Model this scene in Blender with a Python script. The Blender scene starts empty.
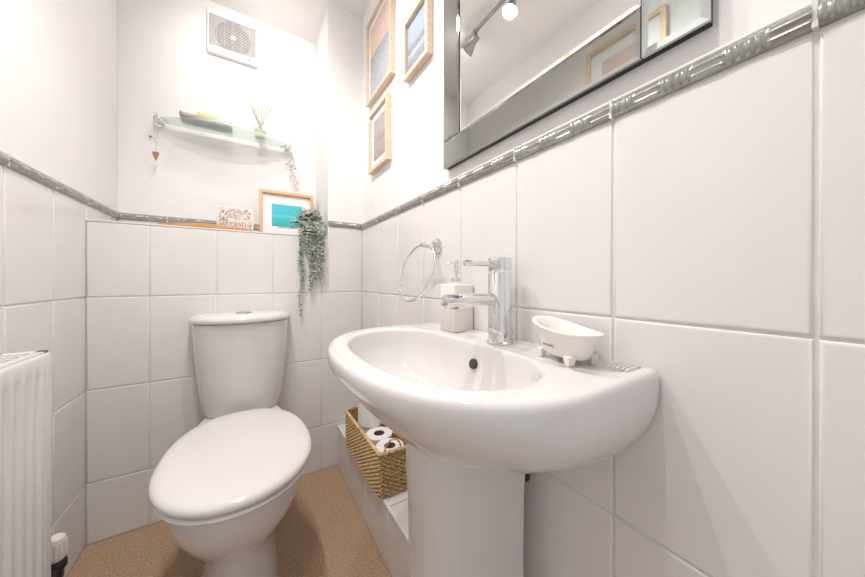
import bpy, bmesh, math, random
from mathutils import Vector, Matrix
random.seed(7)
PI = math.pi
scn = bpy.context.scene
COL = scn.collection

# ------------------------------------------------------------------ camera, world, exposure
cam_d = bpy.data.cameras.new('camera'); cam = bpy.data.objects.new('camera', cam_d); COL.objects.link(cam)
cam_d.sensor_fit = 'HORIZONTAL'; cam_d.sensor_width = 36.0; cam_d.lens = 36.0 * 297.387 / 865.0
cam_d.shift_y = -8.69 / 865.0; cam_d.clip_start = 0.01
cam.location = (0, 0, 0.9382); cam.rotation_euler = (PI/2, 0, -0.5566)
scn.camera = cam
scn.view_settings.view_transform = 'Standard'; scn.view_settings.look = 'None'
scn.view_settings.gamma = 1; scn.view_settings.use_curve_mapping = False
scn.view_settings.exposure = 0.0
w = bpy.data.worlds.new('world'); scn.world = w; w.use_nodes = True
w.node_tree.nodes['Background'].inputs[0].default_value = (0.93, 0.97, 1.0, 1)
w.node_tree.nodes['Background'].inputs[1].default_value = 0.8
LAMP_W = (2.6, 6.7, 5.3, 4.6)
FILL_W = (0.22, 0.40, 0.45, 0.6)  # extra fill light added at each head beside its beam

# ------------------------------------------------------------------ room measures (metres)
XL, XR = -0.484, 0.5171
YN, YB, YR = -0.45, 1.5357, 1.8393
ZC = 2.325
ZBORD = 1.2056
ZLEDGE = 1.1527
TH, TW = 0.33, 0.2087
XCOL = 0.341
XBOX, ZBOX, YBOX = 0.385, 0.205, 0.60

# ------------------------------------------------------------------ materials
def mat(name, col, rough=0.5, metal=0.0, **k):
    m = bpy.data.materials.new(name); m.use_nodes = True
    n = m.node_tree.nodes; l = m.node_tree.links; b = n['Principled BSDF']
    b.inputs['Base Color'].default_value = (*col, 1); b.inputs['Roughness'].default_value = rough
    b.inputs['Metallic'].default_value = metal
    if 'coat' in k: b.inputs['Coat Weight'].default_value = k['coat']; b.inputs['Coat Roughness'].default_value = 0.08
    if 'trans' in k: b.inputs['Transmission Weight'].default_value = k['trans']
    if 'emit' in k:
        b.inputs['Emission Color'].default_value = (*k.get('ecol', (1, 1, 1)), 1); b.inputs['Emission Strength'].default_value = k['emit']
    if 'var' in k or 'bump' in k:
        tc = n.new('ShaderNodeTexCoord'); mp = n.new('ShaderNodeMapping'); nz = n.new('ShaderNodeTexNoise')
        mp.inputs['Scale'].default_value = k.get('stretch', (1, 1, 1))
        nz.inputs['Scale'].default_value = k.get('scale', 20); nz.inputs['Detail'].default_value = k.get('detail', 4)
        l.new(tc.outputs['Object'], mp.inputs[0]); l.new(mp.outputs[0], nz.inputs['Vector'])
        if 'var' in k:
            r = n.new('ShaderNodeValToRGB'); c2 = k['var']
            r.color_ramp.elements[0].position = 0.3; r.color_ramp.elements[1].position = 0.72
            r.color_ramp.elements[0].color = (*col, 1); r.color_ramp.elements[1].color = (*c2, 1)
            l.new(nz.outputs['Fac'], r.inputs[0]); l.new(r.outputs[0], b.inputs['Base Color'])
        if 'bump' in k:
            bp = n.new('ShaderNodeBump'); bp.inputs['Strength'].default_value = k['bump']; bp.inputs['Distance'].default_value = k.get('dist', 0.002)
            nb = nz
            if 'bscale' in k:
                nb = n.new('ShaderNodeTexNoise'); nb.inputs['Scale'].default_value = k['bscale']; nb.inputs['Detail'].default_value = 3
                l.new(mp.outputs[0], nb.inputs['Vector'])
            l.new(nb.outputs['Fac'], bp.inputs['Height']); l.new(bp.outputs[0], b.inputs['Normal'])
    return m

M = {}
M['tile'] = mat('white_glazed_tile', (0.77, 0.745, 0.735), 0.16, var=(0.82, 0.795, 0.785), scale=3.2, stretch=(1, 1, .35), detail=6)
M['grout'] = mat('white_grout', (0.70, 0.68, 0.66), 0.7, var=(0.78, 0.76, 0.74), scale=30)
M['plaster'] = mat('white_wall_paint', (0.84, 0.82, 0.815), 0.6, var=(0.86, 0.84, 0.835), scale=3, bump=0.06, bscale=70, dist=0.001)
M['ceiling'] = mat('white_ceiling_paint', (0.88, 0.865, 0.85), 0.7, var=(0.89, 0.875, 0.86), scale=4)
M['carpet'] = mat('tan_carpet_pile', (0.42, 0.27, 0.165), 0.95, var=(0.84, 0.58, 0.40), scale=190, bump=1.0, bscale=420, dist=0.006, detail=8)
M['border'] = mat('silver_relief_glaze', (0.36, 0.365, 0.345), 0.22, 0.5, var=(0.48, 0.485, 0.46), scale=40)
M['ceramic'] = mat('white_vitreous_china', (0.735, 0.705, 0.695), 0.09, var=(0.745, 0.715, 0.705), scale=2, coat=0.3)
M['lidplastic'] = mat('white_toilet_seat_plastic', (0.77, 0.735, 0.72), 0.15, var=(0.78, 0.745, 0.73), scale=2)
M['chrome'] = mat('polished_chrome', (0.78, 0.78, 0.79), 0.06, 1.0, var=(0.80, 0.80, 0.80), scale=2)
M['steel'] = mat('brushed_steel', (0.36, 0.35, 0.34), 0.28, 1.0, var=(0.44, 0.43, 0.42), scale=40)
M['dark'] = mat('dark_void', (0.02, 0.018, 0.016), 0.6, var=(0.03, 0.026, 0.024), scale=30)
M['overflow_shade'] = mat('overflow_hole_shade', (0.05, 0.035, 0.025), 0.4, var=(0.07, 0.05, 0.04), scale=50)  # dark brown stands for the shade inside the overflow
M['oak'] = mat('light_oak', (0.66, 0.49, 0.34), 0.45, var=(0.80, 0.65, 0.49), scale=16, stretch=(1, 1, 9), detail=5)
M['oak_h'] = mat('light_oak_horizontal', (0.60, 0.34, 0.17), 0.45, var=(0.72, 0.46, 0.26), scale=16, stretch=(.4, 4, 6), detail=5)
M['drift'] = mat('old_brown_board', (0.42, 0.19, 0.06), 0.6, var=(0.68, 0.40, 0.19), scale=14, stretch=(.6, 3, 6), detail=6)
M['mount'] = mat('white_picture_mount', (0.84, 0.84, 0.85), 0.8, var=(0.86, 0.86, 0.86), scale=20)
M['mirror'] = mat('silvered_mirror', (0.90, 0.905, 0.90), 0.01, 1.0, var=(0.91, 0.91, 0.905), scale=1)
M['tinted'] = mat('green_tinted_mirror', (0.68, 0.74, 0.72), 0.02, 1.0, var=(0.70, 0.76, 0.74), scale=1)
M['smoked'] = mat('smoked_mirror', (0.40, 0.41, 0.39), 0.035, 1.0, var=(0.42, 0.425, 0.405), scale=1)
M['black'] = mat('black_backing', (0.015, 0.014, 0.016), 0.45, var=(0.02, 0.02, 0.02), scale=20)
M['radiator'] = mat('white_radiator_enamel', (0.78, 0.78, 0.77), 0.25, var=(0.80, 0.80, 0.79), scale=5)
M['fanwhite'] = mat('white_fan_plastic', (0.82, 0.81, 0.80), 0.35, var=(0.84, 0.83, 0.82), scale=8)
M['fandark'] = mat('brown_fan_interior', (0.09, 0.065, 0.05), 0.6, var=(0.14, 0.10, 0.08), scale=30)
M['fanback'] = mat('pale_fan_interior', (0.50, 0.45, 0.42), 0.6, var=(0.55, 0.50, 0.46), scale=30)
M['red'] = mat('red_indicator', (0.25, 0.03, 0.02), 0.3, var=(0.3, 0.04, 0.03), scale=50)
M['wicker'] = mat('golden_seagrass', (0.46, 0.27, 0.10), 0.6, var=(0.88, 0.66, 0.38), scale=90, bump=0.4, bscale=300, dist=0.001)
M['wicker_in'] = mat('basket_core', (0.36, 0.21, 0.08), 0.8, var=(0.50, 0.31, 0.13), scale=60)
M['paper'] = mat('toilet_paper', (0.84, 0.82, 0.80), 0.9, var=(0.86, 0.84, 0.82), scale=120, bump=0.15, bscale=200, dist=0.001)
M['card'] = mat('cardboard_core', (0.16, 0.12, 0.09), 0.9, var=(0.22, 0.17, 0.13), scale=60)
M['matt'] = mat('matt_white_ceramic', (0.83, 0.79, 0.75), 0.55, var=(0.85, 0.81, 0.77), scale=20, bump=0.05, bscale=120, dist=0.0006)
M['leaf'] = mat('sage_leaf', (0.13, 0.19, 0.13), 0.65, var=(0.40, 0.46, 0.38), scale=55, detail=3)
M['leafpale'] = mat('pale_sage_leaf', (0.36, 0.40, 0.36), 0.65, var=(0.55, 0.55, 0.52), scale=60, detail=3)
M['stem'] = mat('brown_green_stem', (0.22, 0.20, 0.13), 0.7, var=(0.30, 0.28, 0.18), scale=60)
M['pot'] = mat('dark_plastic_pot', (0.05, 0.05, 0.05), 0.5, var=(0.07, 0.07, 0.07), scale=30)
M['traygrey'] = mat('grey_stone_tray', (0.42, 0.39, 0.38), 0.5, var=(0.50, 0.47, 0.46), scale=30)
M['soap'] = mat('amber_soap', (0.85, 0.50, 0.10), 0.35, var=(0.92, 0.62, 0.22), scale=30)
M['reed'] = mat('natural_reed', (0.45, 0.38, 0.28), 0.7, var=(0.58, 0.50, 0.39), scale=60)
M['diff'] = mat('pale_green_diffuser_glass', (0.66, 0.68, 0.50), 0.1, var=(0.72, 0.73, 0.58), scale=20, trans=0.4)
M['bead'] = mat('clear_silver_bead', (0.62, 0.62, 0.62), 0.08, 0.7, var=(0.80, 0.80, 0.80), scale=200)
M['twine'] = mat('jute_twine', (0.50, 0.38, 0.28), 0.8, var=(0.60, 0.48, 0.36), scale=100)
M['terra'] = mat('terracotta_pendant', (0.40, 0.14, 0.08), 0.6, var=(0.52, 0.22, 0.14), scale=60)
M['signwood'] = mat('whitewashed_wood', (0.76, 0.67, 0.60), 0.7, var=(0.83, 0.76, 0.70), scale=40)
M['signink'] = mat('brown_print', (0.28, 0.20, 0.17), 0.7, var=(0.36, 0.27, 0.23), scale=60)
M['ink'] = mat('grey_print', (0.22, 0.22, 0.22), 0.6, var=(0.26, 0.26, 0.26), scale=60)
M['bulb'] = mat('lamp_bulb', (1, 1, 1), 0.5, emit=18, ecol=(1.0, 0.97, 0.93), var=(1, 1, 1), scale=2)
M['valvewhite'] = mat('ivory_valve_plastic', (0.76, 0.72, 0.64), 0.35, var=(0.80, 0.76, 0.69), scale=20)
M['copper'] = mat('painted_pipe', (0.70, 0.68, 0.65), 0.4, var=(0.74, 0.72, 0.69), scale=20)
M['doorpaint'] = mat('white_door_paint', (0.78, 0.77, 0.76), 0.4, var=(0.80, 0.79, 0.78), scale=6)

def glass_pane_mat():
    m = bpy.data.materials.new('picture_glass'); m.use_nodes = True; n = m.node_tree.nodes; l = m.node_tree.links
    n.remove(n['Principled BSDF']); o = n['Material Output']
    t = n.new('ShaderNodeBsdfTransparent'); g = n.new('ShaderNodeBsdfGlossy'); g.inputs['Roughness'].default_value = 0.01
    f = n.new('ShaderNodeFresnel'); f.inputs['IOR'].default_value = 1.45; x = n.new('ShaderNodeMixShader')
    f2 = n.new('ShaderNodeLayerWeight'); f2.inputs['Blend'].default_value = 0.12; l.new(f2.outputs['Fresnel'], x.inputs[0]); x.inputs[0].default_value = .05
    l.remove(x.inputs[0].links[0]); n.remove(f); n.remove(f2); l.new(t.outputs[0], x.inputs[1]); l.new(g.outputs[0], x.inputs[2]); l.new(x.outputs[0], o.inputs[0])
    return m
M['pane'] = glass_pane_mat()
def frosted():
    m = bpy.data.materials.new('frosted_green_glass'); m.use_nodes = True; n = m.node_tree.nodes; l = m.node_tree.links
    b = n['Principled BSDF']; b.inputs['Base Color'].default_value = (0.76, 0.83, 0.81, 1); b.inputs['Roughness'].default_value = 0.25
    t = n.new('ShaderNodeBsdfTransparent'); t.inputs[0].default_value = (0.93, 0.97, 0.96, 1)
    tl = n.new('ShaderNodeBsdfTranslucent'); tl.inputs[0].default_value = (0.86, 0.92, 0.90, 1)
    nz = n.new('ShaderNodeTexNoise'); nz.inputs['Scale'].default_value = 6
    mr = n.new('ShaderNodeMapRange'); mr.inputs[3].default_value = 0.42; mr.inputs[4].default_value = 0.50; l.new(nz.outputs[0], mr.inputs[0])
    x = n.new('ShaderNodeMixShader'); x.inputs[0].default_value = 0.5; l.new(b.outputs[0], x.inputs[1]); l.new(tl.outputs[0], x.inputs[2])
    y = n.new('ShaderNodeMixShader'); l.new(mr.outputs[0], y.inputs[0]); l.new(x.outputs[0], y.inputs[1]); l.new(t.outputs[0], y.inputs[2])
    l.new(y.outputs[0], n['Material Output'].inputs[0])
    return m
M['frost'] = frosted()

def art_mat(name, stops, ucoord='Y', nscale=(6, 6, 6), amp=0.12, blot=None, blotamt=0.0):
    """picture printed on a flat sheet: bands up the sheet, wobbled by noise"""
    m = bpy.data.materials.new(name); m.use_nodes = True; n = m.node_tree.nodes; l = m.node_tree.links
    b = n['Principled BSDF']; b.inputs['Roughness'].default_value = 0.6
    tc = n.new('ShaderNodeTexCoord'); sp = n.new('ShaderNodeSeparateXYZ'); mp = n.new('ShaderNodeMapping'); mp.inputs['Scale'].default_value = nscale
    nz = n.new('ShaderNodeTexNoise'); nz.inputs['Scale'].default_value = 1.0; nz.inputs['Detail'].default_value = 6
    l.new(tc.outputs['Generated'], sp.inputs[0]); l.new(tc.outputs['Generated'], mp.inputs[0]); l.new(mp.outputs[0], nz.inputs['Vector'])
    a = n.new('ShaderNodeMath'); a.operation = 'MULTIPLY_ADD'; a.inputs[1].default_value = amp; l.new(nz.outputs[0], a.inputs[0]); l.new(sp.outputs['Z'], a.inputs[2])
    s = n.new('ShaderNodeMath'); s.operation = 'SUBTRACT'; s.inputs[1].default_value = amp / 2; l.new(a.outputs[0], s.inputs[0])
    r = n.new('ShaderNodeValToRGB'); e = r.color_ramp.elements
    e[0].position = stops[0][0]; e[0].color = (*stops[0][1], 1); e[1].position = stops[1][0]; e[1].color = (*stops[1][1], 1)
    for p, c in stops[2:]:
        q = e.new(p); q.color = (*c, 1)
    l.new(s.outputs[0], r.inputs[0]); out = r.outputs[0]
    if blot:
        n2 = n.new('ShaderNodeTexNoise'); n2.inputs['Scale'].default_value = 3.0; n2.inputs['Detail'].default_value = 8; l.new(mp.outputs[0], n2.inputs['Vector'])
        rr = n.new('ShaderNodeValToRGB'); rr.color_ramp.elements[0].position = .48; rr.color_ramp.elements[1].position = .56
        l.new(n2.outputs[0], rr.inputs[0]); mu = n.new('ShaderNodeMath'); mu.operation = 'MULTIPLY'; mu.inputs[1].default_value = blotamt
        l.new(rr.outputs[0], mu.inputs[0])
        mx = n.new('ShaderNodeMix'); mx.data_type = 'RGBA'; l.new(mu.outputs[0], mx.inputs['Factor']); l.new(out, mx.inputs['A']); mx.inputs['B'].default_value = (*blot, 1)
        out = mx.outputs['Result']
    l.new(out, b.inputs['Base Color'])
    return m
M['art_peach'] = art_mat('peach_sky_picture', [(0.0, (0.42, 0.45, 0.50)), (0.40, (0.36, 0.40, 0.46)), (0.545, (0.30, 0.34, 0.38)), (0.56, (0.78, 0.50, 0.40)), (0.8, (0.80, 0.56, 0.44)), (1.0, (0.62, 0.52, 0.50))], amp=.1, blot=(.55, .55, .56), blotamt=.5)
M['art_shore'] = art_mat('shore_picture', [(0.0, (0.12, 0.13, 0.16)), (0.26, (0.24, 0.27, 0.32)), (0.36, (0.45, 0.48, 0.53)), (0.44, (0.12, 0.15, 0.20)), (0.50, (0.20, 0.25, 0.32)), (0.56, (0.30, 0.38, 0.48)), (1.0, (0.33, 0.42, 0.53))], amp=.12, nscale=(14, 14, 7), blot=(.50, .53, .58), blotamt=.4)
M['art_group'] = art_mat('group_photo', [(0.0, (0.24, 0.22, 0.22)), (0.3, (0.40, 0.33, 0.31)), (0.5, (0.30, 0.27, 0.27)), (0.7, (0.42, 0.40, 0.40)), (1.0, (0.34, 0.35, 0.37))], amp=.4, nscale=(7, 7, 6), blot=(.55, .42, .36), blotamt=.8)
M['art_sea'] = art_mat('turquoise_sea_picture', [(0.0, (0.03, 0.30, 0.36)), (0.08, (0.02, 0.42, 0.48)), (0.35, (0.02, 0.50, 0.56)), (0.46, (0.10, 0.62, 0.66)), (0.52, (0.03, 0.52, 0.62)), (1.0, (0.05, 0.52, 0.62))], amp=.25, nscale=(3, 3, 6))
M['art_pink'] = art_mat('pink_picture', [(0.0, (0.60, 0.36, 0.32)), (0.5, (0.72, 0.46, 0.40)), (1.0, (0.66, 0.55, 0.52))], amp=.3)

def border_mat_extra(): pass

# ------------------------------------------------------------------ mesh helpers
def finish(bm, name, m, smooth=None):
    me = bpy.data.meshes.new(name)
    bmesh.ops.recalc_face_normals(bm, faces=bm.faces)
    if smooth is not None:
        for f in bm.faces: f.smooth = True
    bm.to_mesh(me); bm.free()
    if smooth is not None: me.set_sharp_from_angle(angle=math.radians(smooth))
    for x in (m if isinstance(m, (list, tuple)) else [m]): me.materials.append(x)
    return me
ROOTM = {}
def thing(name, label, cat, loc=(0, 0, 0), rotz=0, group=None):
    o = bpy.data.objects.new(name, None); COL.objects.link(o); o.empty_display_size = 0.05
    o.location = loc; o.rotation_euler = (0, 0, rotz); o['label'] = label; o['category'] = cat
    if group: o['group'] = group
    ROOTM[o.name] = Matrix.Translation(Vector(loc)) @ Matrix.Rotation(rotz, 4, 'Z')
    return o
def part(name, bm, m, parent, smooth=35, local=False, label=None):
    """a part (or sub-part); bm in world coordinates unless local"""
    if not local: bmesh.ops.transform(bm, matrix=ROOTM[parent.name].inverted(), verts=bm.verts)
    o = bpy.data.objects.new(name, finish(bm, name, m, smooth)); COL.objects.link(o); o.parent = parent
    ROOTM[o.name] = ROOTM[parent.name]
    if label: o['label'] = label
    return o
def single(name, bm, m, label, cat, loc, smooth=35, group=None):
    """a thing that is one mesh, origin at loc"""
    bmesh.ops.translate(bm, vec=-Vector(loc), verts=bm.verts)
    o = bpy.data.objects.new(name, finish(bm, name, m, smooth)); COL.objects.link(o); o.location = loc
    o['label'] = label; o['category'] = cat
    if group: o['group'] = group
    return o
def struct(name, bm, m, smooth=35):
    o = bpy.data.objects.new(name, finish(bm, name, m, smooth)); COL.objects.link(o); o['kind'] = 'structure'
    ROOTM[o.name] = Matrix.Identity(4)
    return o
def box(bm, x0, x1, y0, y1, z0, z1, bev=0, seg=2, mi=0, M4=None):
    vs = [bm.verts.new((x, y, z)) for x in (x0, x1) for y in (y0, y1) for z in (z0, z1)]
    fs = [bm.faces.new([vs[i] for i in q]) for q in ((0, 1, 3, 2), (4, 6, 7, 5), (0, 4, 5, 1), (2, 3, 7, 6), (0, 2, 6, 4), (1, 5, 7, 3))]
    for f in fs: f.material_index = mi
    if bev:
        es = list({e for f in fs for e in f.edges})
        r = bmesh.ops.bevel(bm, geom=es, offset=bev, segments=seg, profile=0.5, affect='EDGES')
        for f in r['faces']: f.material_index = mi
        vs = list({v for f in r['faces'] for v in f.verts} | {v for v in vs if v.is_valid})
    if M4 is not None: bmesh.ops.transform(bm, matrix=M4, verts=[v for v in vs if v.is_valid])
    return vs
def loft(bm, rings, close0=True, close1=True, mi=0, wrap=True):
    R = [[bm.verts.new(p) for p in r] for r in rings]
    n = len(R[0])
    for a, b in zip(R, R[1:]):
        for i in range(n if wrap else n - 1):
            j = (i + 1) % n
            try: bm.faces.new((a[i], a[j], b[j], b[i])).material_index = mi
            except ValueError: pass
    if close0: bm.faces.new(R[0][::-1]).material_index = mi
    if close1: bm.faces.new(R[-1]).material_index = mi
    return R
def frame_of(d):
    d = d.normalized(); a = Vector((0, 0, 1)) if abs(d.z) < 0.9 else Vector((1, 0, 0))
    u = d.cross(a).normalized(); return u, d.cross(u).normalized()
def tube(bm, pts, r, n=10, closed=False, mi=0):
    pts = [Vector(p) for p in pts]; N = len(pts); rings = []; u = v = None
    for i, p in enumerate(pts):
        d = (pts[(i + 1) % N] - pts[i - 1]) if closed else (pts[min(i + 1, N - 1)] - pts[max(i - 1, 0)])
        d.normalize()
        if u is None: u, v = frame_of(d)
        else:
            u = (u - d * u.dot(d)).normalized(); v = d.cross(u).normalized()
        rr = r[i] if isinstance(r, (list, tuple)) else r
        rings.append([p + (u * math.cos(2*PI*k/n) + v * math.sin(2*PI*k/n)) * rr for k in range(n)])
    if closed:
        R = loft(bm, rings, False, False, mi)
        a, b = R[-1], R[0]; best = min(range(n), key=lambda s: (a[0].co - b[s].co).length)
        for i in range(n):
            try: bm.faces.new((a[i], a[(i+1) % n], b[(i+1+best) % n], b[(i+best) % n])).material_index = mi
            except ValueError: pass
    else: loft(bm, rings, True, True, mi)
def lathe(bm, c, prof, axis=(0, 0, 1), n=32, mi=0, cap0=True, cap1=True):
    """prof: list of (radius, height along axis)"""
    c = Vector(c); d = Vector(axis).normalized(); u, v = frame_of(d)
    rings = [[c + d * h + (u * math.cos(2*PI*k/n) + v * math.sin(2*PI*k/n)) * max(r, 1e-5) for k in range(n)] for r, h in prof]
    loft(bm, rings, cap0, cap1, mi)
def cyl(bm, a, b, r, n=24, bev=0.0, mi=0):
    a, b = Vector(a), Vector(b); L = (b - a).length
    if bev: pr = [(r - bev, 0), (r - bev*.3, bev*.3), (r, bev), (r, L - bev), (r - bev*.3, L - bev*.3), (r - bev, L)]
    else: pr = [(r, 0), (r, L)]
    lathe(bm, a, pr, b - a, n, mi)
def text_bm(s, size, depth=0.0004):
    cu = bpy.data.curves.new('txt', 'FONT'); cu.body = s; cu.size = size; cu.extrude = depth; cu.align_x = 'CENTER'; cu.align_y = 'CENTER'; cu.resolution_u = 2
    o = bpy.data.objects.new('txt', cu); COL.objects.link(o); dg = bpy.context.evaluated_depsgraph_get()
    me = bpy.data.meshes.new_from_object(o.evaluated_get(dg)); bm = bmesh.new(); bm.from_mesh(me)
    bpy.data.objects.remove(o); bpy.data.curves.remove(cu); bpy.data.meshes.remove(me)
    return bm

# ------------------------------------------------------------------ tiles and border
class Plane:
    def __init__(s, o, u, n): s.o, s.u, s.n = Vector(o), Vector(u), Vector(n)
    def p(s, u, z, d): return s.o + s.u * u + Vector((0, 0, z)) + s.n * d
def tile_cell(bm, P, u0, u1, z0, z1, mi=1):
    g = 0.0016; u0 += g; u1 -= g; z0 += g; z1 -= g
    if u1 - u0 < 0.008 or z1 - z0 < 0.008: return
    prof = ((0, -.0032), (0.0005, -.0016), (0.0016, -.0006), (0.0034, -.0001), (0.0044, 0), (0.0056, 0))
    rings = [[P.p(u0+i, z0+i, d), P.p(u1-i, z0+i, d), P.p(u1-i, z1-i, d), P.p(u0+i, z1-i, d)] for i, d in prof if 2*i < min(u1-u0, z1-z0) - .001]
    loft(bm, rings, False, True, mi)
def tile_field(bm, P, umin, umax, ugrid, zmin, zmax, zgrid, mi=1):
    U = sorted({umin, umax} | {g for g in ugrid if umin + .003 < g < umax - .003})
    Z = sorted({zmin, zmax} | {g for g in zgrid if zmin + .003 < g < zmax - .003})
    for a, b in zip(U, U[1:]):
        for c, d in zip(Z, Z[1:]): tile_cell(bm, P, a, b, c, d, mi)
ZG = [ZBORD - k * TH for k in range(4)]
BH = 0.0255
def border_piece(bm, P, u0, u1, z0=ZBORD + .0015, mi=2, full=TW, start=0.0):
    g = 0.0018; nu = max(4, int((u1 - u0) / 0.0016)); nv = 14
    grid = []
    for i in range(nu + 1):
        u = u0 + g + (u1 - u0 - 2*g) * i / nu; row = []
        t = ((u - start) % full) / full * 6; blk = int(t); ft = t - blk
        for j in range(nv + 1):
            v = j / nv; base = 0.0035 + 0.0075 * math.sin(PI * v) ** 0.6
            e = min(ft, 1 - ft); edge = min(1, e / 0.06)
            if blk % 2 == 1: rel = 0.0026 * (0.5 - 0.5 * math.cos(2*PI*ft*4))
            else:
                rel = 0.0034 * (0.5 - 0.5 * math.cos(2*PI*v*3)) * edge if 0.05 < v < .95 else 0
            row.append(bm.verts.new(P.p(u, z0 + BH * v, base - 0.0022 + rel * (0.3 + .7 * math.sin(PI*v)))))
        grid.append(row)
    for a, b in zip(grid, grid[1:]):
        for j in range(nv): bm.faces.new((a[j], b[j], b[j+1], a[j+1])).material_index = mi
    # end and edge faces down to the wall
    back = [[bm.verts.new(P.p(u, z, -.004)) for z in (z0, z0 + BH)] for u in (u0 + g, u1 - g)]
    for k, row in ((0, grid[0]), (1, grid[-1])):
        bm.faces.new([back[k][0]] + row + [back[k][1]]).material_index = mi
    bm.faces.new([r[0] for r in grid] + [back[1][0], back[0][0]]).material_index = mi
    bm.faces.new([r[-1] for r in grid] + [back[1][1], back[0][1]]).material_index = mi
def border_run(bm, P, umin, umax, ugrid, start):
    U = sorted({umin, umax} | {g for g in ugrid if umin + .004 < g < umax - .004})
    for a, b in zip(U, U[1:]): border_piece(bm, P, a, b, start=start)
    # pale joints between pieces and the bead of grout above
    def slab(u0, u1, z0, z1, d):
        pts = [P.p(u, z, dd) for dd in (-.004, d) for u, z in ((u0, z0), (u1, z0), (u1, z1), (u0, z1))]
        vs = [bm.verts.new(p) for p in pts]
        for q in ((4, 5, 6, 7), (0, 1, 5, 4), (1, 2, 6, 5), (2, 3, 7, 6), (3, 0, 4, 7)): bm.faces.new([vs[i] for i in q]).material_index = 0
    for g in U[1:-1]: slab(g - .0022, g + .0022, ZBORD, ZBORD + BH + .004, .0078)
    zt = ZBORD + BH + .0015
    prof = ((zt, 0), (zt, .0045), (zt + .002, .0052), (zt + .0045, .004), (zt + .006, 0))
    for (za, da), (zb, db) in zip(prof, prof[1:]):
        vs = [bm.verts.new(P.p(u, z, d - .002)) for u, z, d in ((umin, za, da), (umax, za, da), (umax, zb, db), (umin, zb, db))]
        bm.faces.new(vs).material_index = 0

GD = 0.0026     # grout lies this deep behind the tile face
# right wall
bm = bmesh.new(); ug = [0.0535 + k * TW for k in range(-4, 9)]
box(bm, XR + GD, XR + 0.12, YN, YB + GD, 0, ZBORD + .02, mi=0)
box(bm, XR + 0.0015, XR + 0.12, YN, YB + GD, ZBORD + .02, ZC, mi=3)
P = Plane((XR, 0, 0), (0, 1, 0), (-1, 0, 0))
tile_field(bm, P, YN, YB, ug, 0, ZBORD, ZG)
border_run(bm, P, YN, YB, ug, 0.0535)
struct('wall_right', bm, [M['grout'], M['tile'], M['border'], M['plaster']])
# left wall
bm = bmesh.new(); ug = [1.3301 + k * TW for k in range(-9, 4)]
box(bm, XL - 0.12, XL - GD, YN, YR, 0, ZBORD + .02, mi=0)
box(bm, XL - 0.12, XL - 0.0015, YN, YR, ZBORD + .02, ZC, mi=3)
P = Plane((XL, 0, 0), (0, 1, 0), (1, 0, 0))
tile_field(bm, P, YN, YR, ug, 0, ZBORD, ZG)
border_run(bm, P, YN, YR, ug, 1.3301)
struct('wall_left', bm, [M['grout'], M['tile'], M['border'], M['plaster']])
# recessed back wall above the ledge
bm = bmesh.new(); ugx = [-0.3177 + k * TW for k in range(-1, 5)]
box(bm, XL - .12, XCOL, YR + GD, YR + .12, 0, ZBORD + .02, mi=0)
box(bm, XL - .12, XCOL, YR + .0015, YR + .12, ZBORD + .02, ZC, mi=3)
P = Plane((0, YR, 0), (1, 0, 0), (0, -1, 0))
tile_field(bm, P, XL, XCOL, ugx, ZLEDGE, ZBORD, ZG)
border_run(bm, P, XL + .004, XCOL, ugx, -0.3177)
struct('wall_back', bm, [M['grout'], M['tile'], M['border'], M['plaster']])
# half height wall with its ledge
bm = bmesh.new()
box(bm, XL, XCOL, YB + GD, YR, 0, ZLEDGE - .006, mi=0)
P = Plane((0, YB, 0), (1, 0, 0), (0, -1, 0))
tile_field(bm, P, XL, 0.3084, ugx, 0, ZLEDGE - .006, ZG)
tile_field(bm, P, 0.3084, XCOL, ugx, ZG[1], ZLEDGE - .006, ZG)
box(bm, XL, XCOL, YB - .0015, YR, ZLEDGE - .006, ZLEDGE, bev=.002, mi=1)
struct('wall_ledge', bm, [M['grout'], M['tile']])
# column beside the recess
bm = bmesh.new()
box(bm, XCOL, XR + .12, YB + GD, YR + .12, 0, ZBORD + .02, mi=0)
box(bm, XCOL, XR + .12, YB + .0015, YR + .12, ZBORD + .02, ZC, mi=3)
tile_field(bm, P, 0.3084, XR, [], 0, ZG[1], ZG)
tile_field(bm, P, XCOL, XR, [], ZG[1], ZBORD, ZG)
border_run(bm, P, XCOL, XR - .003, [], XCOL)
struct('wall_column', bm, [M['grout'], M['tile'], M['border'], M['plaster']])
# low tiled boxing along the right wall
bm = bmesh.new()
box(bm, XBOX + GD, XR - .001, YBOX, YB - .001, 0, ZBOX - .006, mi=0)
P = Plane((XBOX, 0, 0), (0, 1, 0), (-1, 0, 0)); ub = [0.891 + k * TW for k in range(-2, 4)]
tile_field(bm, P, YBOX, YB, ub, 0, ZBOX - .007, [])
for a, b in zip([YBOX] + ub[1:], ub[1:] + [YB]):
    if b - a > .02: box(bm, XBOX + .001, XR - .001, a + .0015, min(b, YB) - .0015, ZBOX - .006, ZBOX, bev=.0015, mi=1)
box(bm, XBOX - .002, XBOX + .007, YBOX, YB - .001, ZBOX - .009, ZBOX + .001, bev=.0025, mi=4)
struct('wall_boxing', bm, [M['grout'], M['tile'], M['border'], M['plaster'], M['fanwhite']])
# near wall with an open doorway behind the viewpoint
bm = bmesh.new()
box(bm, XL - .12, -0.34, YN - .1, YN, 0, ZC, mi=0)
box(bm, 0.40, XR + .12, YN - .1, YN, 0, ZC, mi=0)
box(bm, -0.34, 0.40, YN - .1, YN, 2.03, ZC, mi=0)
struct('wall_near', bm, M['plaster'])
bm = bmesh.new()
for x0, x1, z0, z1 in ((-.40, -.34, 0, 2.09), (.40, .46, 0, 2.09), (-.34, .40, 2.03, 2.09)):
    box(bm, x0, x1, YN, YN + .015, z0, z1, bev=.003)
struct('trim_1', bm, M['doorpaint'])
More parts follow.
